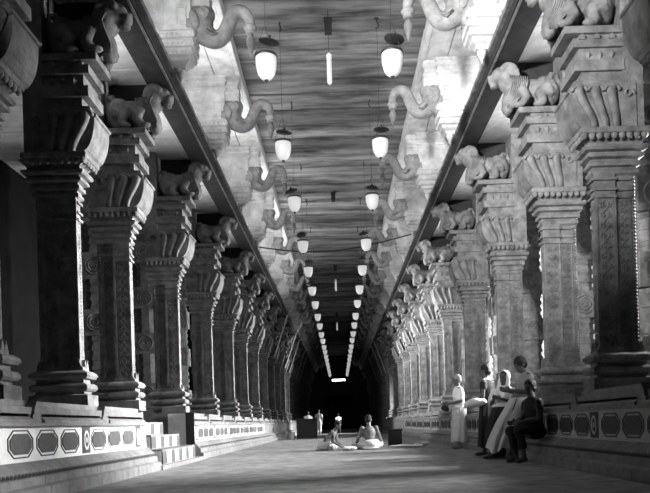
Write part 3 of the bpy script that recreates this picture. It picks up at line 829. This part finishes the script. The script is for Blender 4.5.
c = MB(); torso(c, pel, che, (0,1,0), .028); c.ell((-.17,0,1.36), (.09,.17,.07))
for q in (-1, 1): c.tube([(-.17,q*.18,1.36),(-.14,q*.225,1.22),(-.10,q*.24,1.10)], [.072,.07,.07], 10)
link('shirt', c.remesh('shirt', 'cloth_grey', .013), t)
dr = drape([((-.05,0,1.0),.15,.18,0),((.0,0,.85),.18,.21,0),((.12,0,.6),.21,.24,0),((.25,0,.32),.21,.25,0),((.33,0,.13),.17,.24,0)], folds=8, depth=.022, hemj=.05, seed=3)
link('wrap_cloth', dr.mesh('wrap_cloth', 'cloth_white', smooth=True), t)

# woman with white head cloth sitting beside him
t = thing('person', (2.79, 12.20, 0), 'woman with white cloth over head and shoulders, between the leaning man and the dark-clad person', 'person', rz=-2.2)
t.rotation_euler = (0, -.14, -2.2)
b = MB(); pel = (-.05,0,.78); che = (-.06,0,1.08); torso(b, pel, che, (0,1,0))
b.tube([(-.05,0,1.22),(-.03,0,1.31)], [.055,.05], 10)
T, R = headparts(b, (-.02,0,1.39), (1,0,-.15), (0,0,1), .95)
for q in (-1, 1):
    limb(b, (-.06,q*.16,1.18), (.02,q*.2,.94), (.20,q*.07,.98), (.044,.035,.026)); hand(b, (.20,q*.07,.98), (1,-q*.5,.2), (0,-q*.5,1), .8, .92)
    limb(b, (.0,q*.08,.76), (.14,q*.10,.42), (.12,q*.10,.085), (.085,.055,.036)); foot(b, (.12,q*.10,.085), (1,q*.1,0))
link('body', b.remesh('body', 'skin', VX), t); face_parts(T, R, .95, t); hair_cap(T, R, .95, 'hair', t, 1.0)
c = MB(); c.ell(T(-.045,0,.035), (.105,.105,.115), R); c.ell(T(-.05,0,-.08), (.085,.10,.10), R); torso(c, pel, che, (0,1,0), .03); c.ell((-.06,0,1.17), (.11,.19,.08))
for q in (-1, 1): c.tube([(-.06,q*.17,1.18),(-.0,q*.20,1.02),(.05,q*.19,.94)], [.07,.07,.06], 10); c.tube([T(-.02,q*.09,-.02), T(.02,q*.09,-.12), (.06,q*.08,1.10),(.08,q*.03,.95)], [.025,.03,.04,.045], 8)
link('head_cloth', c.remesh('head_cloth', 'cloth_white', .013), t)
link('skirt_cloth', drape([((-.05,0,.86),.16,.19,0),((.03,0,.6),.20,.22,0),((.08,0,.35),.19,.22,0),((.09,0,.12),.20,.23,0)], seed=5).mesh('skirt_cloth', 'cloth_dark', smooth=True), t)

# dark-clad person standing with a pale bundle
t = thing('person', (2.73, 12.88, 0), 'dark-clad standing person with white collar scarf, back half turned', 'person', rz=2.5)
b = MB(); pel = (0,0,.90); che = (.01,0,1.22); torso(b, pel, che, (0,1,0), -.012)
b.tube([(.01,0,1.36),(.03,0,1.46)], [.055,.05], 10)
T, R = headparts(b, (.04,0,1.54), (1,.1,-.1), (0,0,1), .96)
for q in (-1, 1):
    b.ell((.0,q*.165,1.32), (.055,.055,.055))
limb(b, (0,.175,1.32), (-.02,.24,1.07), (.18,.22,.99), (.046,.036,.027)); hand(b, (.18,.22,.99), (1,-.1,-.1), (0,-.2,1), .9)
limb(b, (0,-.175,1.32), (-.02,-.22,1.05), (.08,-.20,.82), (.046,.036,.027)); hand(b, (.08,-.20,.82), (.4,0,-1), (1,.3,.2), .6)
for q in (-1, 1):
    limb(b, (0,q*.085,.87), (.03,q*.09,.48), (-.01+.06*q,q*.10,.085), (.085,.055,.038)); foot(b, (-.01+.06*q,q*.10,.085), (1,q*.2,0))
link('body', b.remesh('body', 'skin', VX), t); face_parts(T, R, .96, t); hair_cap(T, R, .96, 'hair', t, 1.03)
c = MB(); torso(c, pel, che, (0,1,0), .012); c.ell((0,0,1.33), (.08,.16,.06))
for q in (-1, 1): c.tube([(0,q*.17,1.33),(-.01,q*.205,1.2)], [.066,.064], 10)
link('shirt', c.remesh('shirt', 'cloth_dark', .013), t)
c = MB(); c.tube([(.06,.12,1.33),(.02,.09,1.38),(-.05,.0,1.39),(.0,-.09,1.38),(.05,-.11,1.33)], [.02,.028,.03,.028,.02], 8)
link('scarf', c.remesh('scarf', 'cloth_white', .012), t)
link('wrap_cloth', drape([((0,0,.95),.135,.165,0),((.02,0,.6),.15,.18,0),((.02,0,.3),.155,.18,0),((.02,0,.15),.16,.185,0)], seed=8).mesh('wrap_cloth', 'cloth_dark', smooth=True), t)
bun = thing('white_bundle', (2.47, 12.66, .92), 'white cloth bundle tucked under the arm of the dark-clad person', 'bundle')
c = MB().ell((0,0,.06), (.17,.11,.08)).ell((-.11,0,.03), (.10,.09,.07)).ell((.10,0,.07), (.1,.09,.06)).tube([(-.16,0,.05),(-.22,.0,-.05)], [.05,.02], 8)
link('cloth', c.remesh('cloth', 'cloth_white', .012), bun); link('knot', MB().ell((.0,0,.15), (.04,.03,.025)).ell((.04,0,.165), (.03,.015,.012)).mesh('knot', 'cloth_pale', smooth=True), bun)

# person sitting low on the plinth step
t = thing('person', (2.90, 10.58, 0), 'dark-haired person seated low on the plinth step behind the leaning man', 'person', rz=PI+.3)
b = MB(); pel = (-.06,0,.48); che = (-.02,0,.80); torso(b, pel, che, (0,1,0), -.01)
b.tube([(-.01,0,.94),(.01,0,1.03)], [.055,.05], 10)
T, R = headparts(b, (.02,0,1.11), (1,.5,-.1), (0,0,1), .95)
for q in (-1, 1):
    b.ell((-.02,q*.16,.90), (.055,.055,.055))
    limb(b, (-.02,q*.17,.90), (.02,q*.22,.65), (.22,q*.10,.60), (.045,.036,.027)); hand(b, (.22,q*.10,.60), (1,-q*.3,-.2), (0,-q*.5,1), .7)
    limb(b, (-.02,q*.09,.46), (.30,q*.12,.46), (.22,q*.11,.085), (.085,.055,.038)); foot(b, (.22,q*.11,.085), (1,q*.1,0))
link('body', b.remesh('body', 'skin', VX), t); face_parts(T, R, .95, t); hair_cap(T, R, .95, 'hair', t, 1.05)
c = MB(); torso(c, pel, che, (0,1,0), .018); c.ell((-.02,0,.91), (.08,.16,.06))
for q in (-1, 1): c.tube([(-.02,q*.17,.91),(-.01,q*.2,.78)], [.066,.066], 10)
link('shirt', c.remesh('shirt', 'cloth_dark', .013), t)
c = MB().ell((-.05,0,.44), (.17,.19,.12))
for q in (-1, 1): c.tube([(-.02,q*.09,.46),(.30,q*.12,.47),(.24,q*.115,.2)], [.11,.085,.07], 10); c.ell((.3,q*.12,.46), (.085,.085,.085))
link('trousers', c.remesh('trousers', 'cloth_dark', .014), t)

# two men sitting on the floor
def seated(loc, rz, label, lean, headF, armspec, wrapmat):
    t = thing('person', loc, label, 'person', rz=rz)
    b = MB(); pel = Vector((0,0,.13)); che = Vector((lean,0,.42)); torso(b, pel, che, (0,1,0))
    nk = che+Vector((lean*.45,0,.16)); hd = nk+Vector((.03+lean*.2,0,.15))
    b.tube([che+Vector((lean*.2,0,.1)), nk, nk+Vector((.02,0,.07))], [.075,.058,.052], 10)
    T, R = headparts(b, hd, headF, (0,0,1), .97)
    for q in (-1, 1):
        shp = che+Vector((lean*.25,q*.18,.10)); b.ell(shp, (.06,.065,.065))
        el, wr = armspec[q]; limb(b, shp, el, wr, (.05,.040,.029)); hand(b, wr, (Vector(wr)-Vector(el)), (0,-q,.6), .7)
        limb(b, (0,q*.10,.11), (.30,q*.32,.12), (.24,-q*.08,.07), (.09,.06,.04)); foot(b, (.24,-q*.10,.085), (.3,-q,0))
    link('body', b.remesh('body', 'skin_lit', VX), t); face_parts(T, R, .97, t); hair_cap(T, R, .97, 'hair', t, 1.02)
    c = MB().ell((-.02,0,.12), (.19,.22,.125)); c.ell((.14,0,.07), (.2,.26,.075))
    for q in (-1, 1): c.tube([(0,q*.10,.12),(.28,q*.31,.12)], [.13,.10], 10); c.ell((.30,q*.32,.11), (.10,.10,.10)); c.tube([(.3,q*.32,.11),(.26,0,.08)], [.09,.075], 10)
    c.box(-.2, .3, -.2, .2, .003, .03)
    link('wrap_cloth', c.remesh('wrap_cloth', wrapmat, .014), t)
    return t
M['skin_lit'] = mat('lit_skin', .22, .5, .2, 14, .08, 40)  # lighter copy of the skin, light put into the colour
sm_ = seated((-.45, 18.0, 0), -.25, 'bare-chested man sitting on the floor in profile, leaning over cloths', .27, (1,-.1,-.55), {1: ((.38,.22,.22), (.55,.14,.10)), -1: ((.36,-.22,.24), (.56,-.12,.10))}, 'cloth_white')
sm_.scale = (.86, .86, .86)
seated((.74, 17.6, 0), 1.75, 'bare-backed man in white wrap sitting on the floor, back turned', .05, (1,-.35,-.35), {1: ((.10,.31,.20), (.28,.27,.10)), -1: ((.10,-.31,.20), (.28,-.25,.10))}, 'cloth_white')
# mat, cloths and items around them
mt = link('floor_mat', MB().box(-.62, 2.35, -.35, .45, 0, .012).mesh('floor_mat', 'cloth_grey', bevel=.003), None, (0, 18.0, 0)); tag(mt, 'thin grey mat spread under the two seated men', 'mat')
def crumple(name, loc, r, label, cat, m, seed, grp=None):
    rr = random.Random(seed); c = MB()
    for k in range(7): c.ell((rr.uniform(-r[0],r[0])*.6, rr.uniform(-r[1],r[1])*.6, r[2]*.4), (r[0]*rr.uniform(.35,.6), r[1]*rr.uniform(.35,.6), r[2]*rr.uniform(.4,.9)), Matrix.Rotation(rr.uniform(0,3), 3, 'Z'))
    o = link(name, c.remesh(name, m, .012), None, loc)
    o.location.z -= min(v.co.z for v in o.data.vertices)
    return tag(o, label, cat, grp)
crumple('folded_cloth', (.20, 17.16, 0), (.22,.16,.07), 'white crumpled cloth between the two seated men', 'cloth', 'cloth_white', 4)
crumple('cloth_pouch', (-.22, 17.42, 0), (.10,.10,.10), 'small pale pouch in front of the leaning seated man', 'pouch', 'cloth_pale', 5)
crumple('spread_cloth', (1.75, 18.0, .013), (.55,.22,.05), 'white cloth spread flat on the mat beside the dark bin', 'cloth', 'cloth_white', 6)
crumple('cloth_heap', (2.15, 18.55, 0), (.18,.15,.13), 'small pale cloth heap at the far edge of the spread cloth', 'cloth', 'cloth_pale', 9)
bn = thing('dark_bin', (1.52, 19.6, 0), 'dark open bin standing on the floor behind the white spread cloth', 'bin')
link('body', MB().prism([(-.19,-.17),(.19,-.17),(.19,.17),(-.19,.17)], 'z', 0, .44).mesh('body', 'wood', bevel=.01), bn); link('rim', MB().box(-.21,.21,-.19,-.15,.43,.47).box(-.21,.21,.15,.19,.43,.47).box(-.21,-.17,-.19,.19,.43,.47).box(.17,.21,-.19,.19,.43,.47).mesh('rim', 'black'), bn)

# far group: desk, bucket, people
dk = thing('wooden_desk', (-1.55, 33.0, 0), 'dark wooden desk standing in the hall with a person behind it', 'desk')
link('top', MB().box(-.5,.5,-.3,.3,.90,.95).mesh('top', 'wood', bevel=.006), dk); link('front_panel', MB().box(-.46,.46,-.27,-.24,.02,.9).box(-.4,.4,-.285,-.27,.12,.18).box(-.4,.4,-.285,-.27,.74,.8).mesh('front_panel', 'wood'), dk)
for sx in (-1, 1): link('side_panel', MB().box(sx*.46-.02, sx*.46+.02, -.27, .27, 0, .9).mesh('side_panel', 'wood'), dk)
bk = thing('bucket', (-2.32, 32.8, 0), 'pale metal bucket on the floor beside the dark desk', 'bucket')
link('body', MB().lathe([(.13,0),(.14,.01),(.19,.34),(.20,.35),(.19,.36),(.175,.33),(.13,.04)], n=16).mesh('body', 'brass', smooth=True), bk); link('handle', MB().tube([(.19*math.cos(a), 0, .34+.10*math.sin(a)) for a in [PI*k/10 for k in range(11)]], .007, 5).mesh('handle', 'metal'), bk)
def stander(loc, rz, label, h, shirtm, lowm, sit=0):
    k = h/1.62
    t = thing('person', loc, label, 'person', rz=rz)
    b = MB(); torso(b, (0,0,.90), (.01,0,1.22), (0,1,0)); b.tube([(.01,0,1.36),(.02,0,1.46)], [.055,.05], 8)
    T, R = headparts(b, (.03,0,1.53), (1,0,-.1), (0,0,1), 1.0)
    for q in (-1, 1):
        b.ell((0,q*.17,1.33), (.055,.055,.055))
        limb(b, (0,q*.18,1.33), (-.02,q*.24,1.07), (.08,q*.22,.84), (.048,.038,.03)); hand(b, (.08,q*.22,.84), (.3,0,-1), (1,0,.2), .5)
        limb(b, (0,q*.09,.87), (.02,q*.10,.48), (-.03+.08*q,q*.11,.085), (.085,.055,.04)); foot(b, (-.03+.08*q,q*.11,.085), (1,q*.1,0))
    link('body', b.remesh('body', 'skin', .012), t); hair_cap(T, R, 1, 'hair', t, 1.03); face_parts(T, R, 1.0, t)
    c = MB(); torso(c, (0,0,.92), (.01,0,1.22), (0,1,0), .025); c.ell((0,0,1.34), (.08,.17,.06))
    for q in (-1, 1): c.tube([(0,q*.18,1.34),(-.01,q*.22,1.15)], [.07,.07], 8)
    link('shirt', c.remesh('shirt', shirtm, .016), t)
    c = MB(); c.ell((0,0,.86), (.14,.18,.13))
    for q in (-1, 1): c.tube([(0,q*.09,.87),(.02,q*.10,.48),(-.03+.08*q,q*.11,.13)], [.115,.09,.075], 10)
    link('trousers', c.remesh('trousers', lowm, .016), t)
    t.scale = (k, k, k)
    return t
stander((-1.42, 47.0, 0), PI/2-.2, 'standing person in pale shirt and trousers seen from behind beyond the desk', 1.62, 'cloth_pale', 'cloth_pale')
stander((-.12, 49.5, 0), PI/2+.3, 'small person in white shirt and dark trousers at the dark end', 1.36, 'cloth_white', 'cloth_dark')
stander((-1.55, 34.2, 0), -PI/2+.2, 'person in white shirt behind the dark wooden desk', 1.30, 'cloth_white', 'cloth_dark')
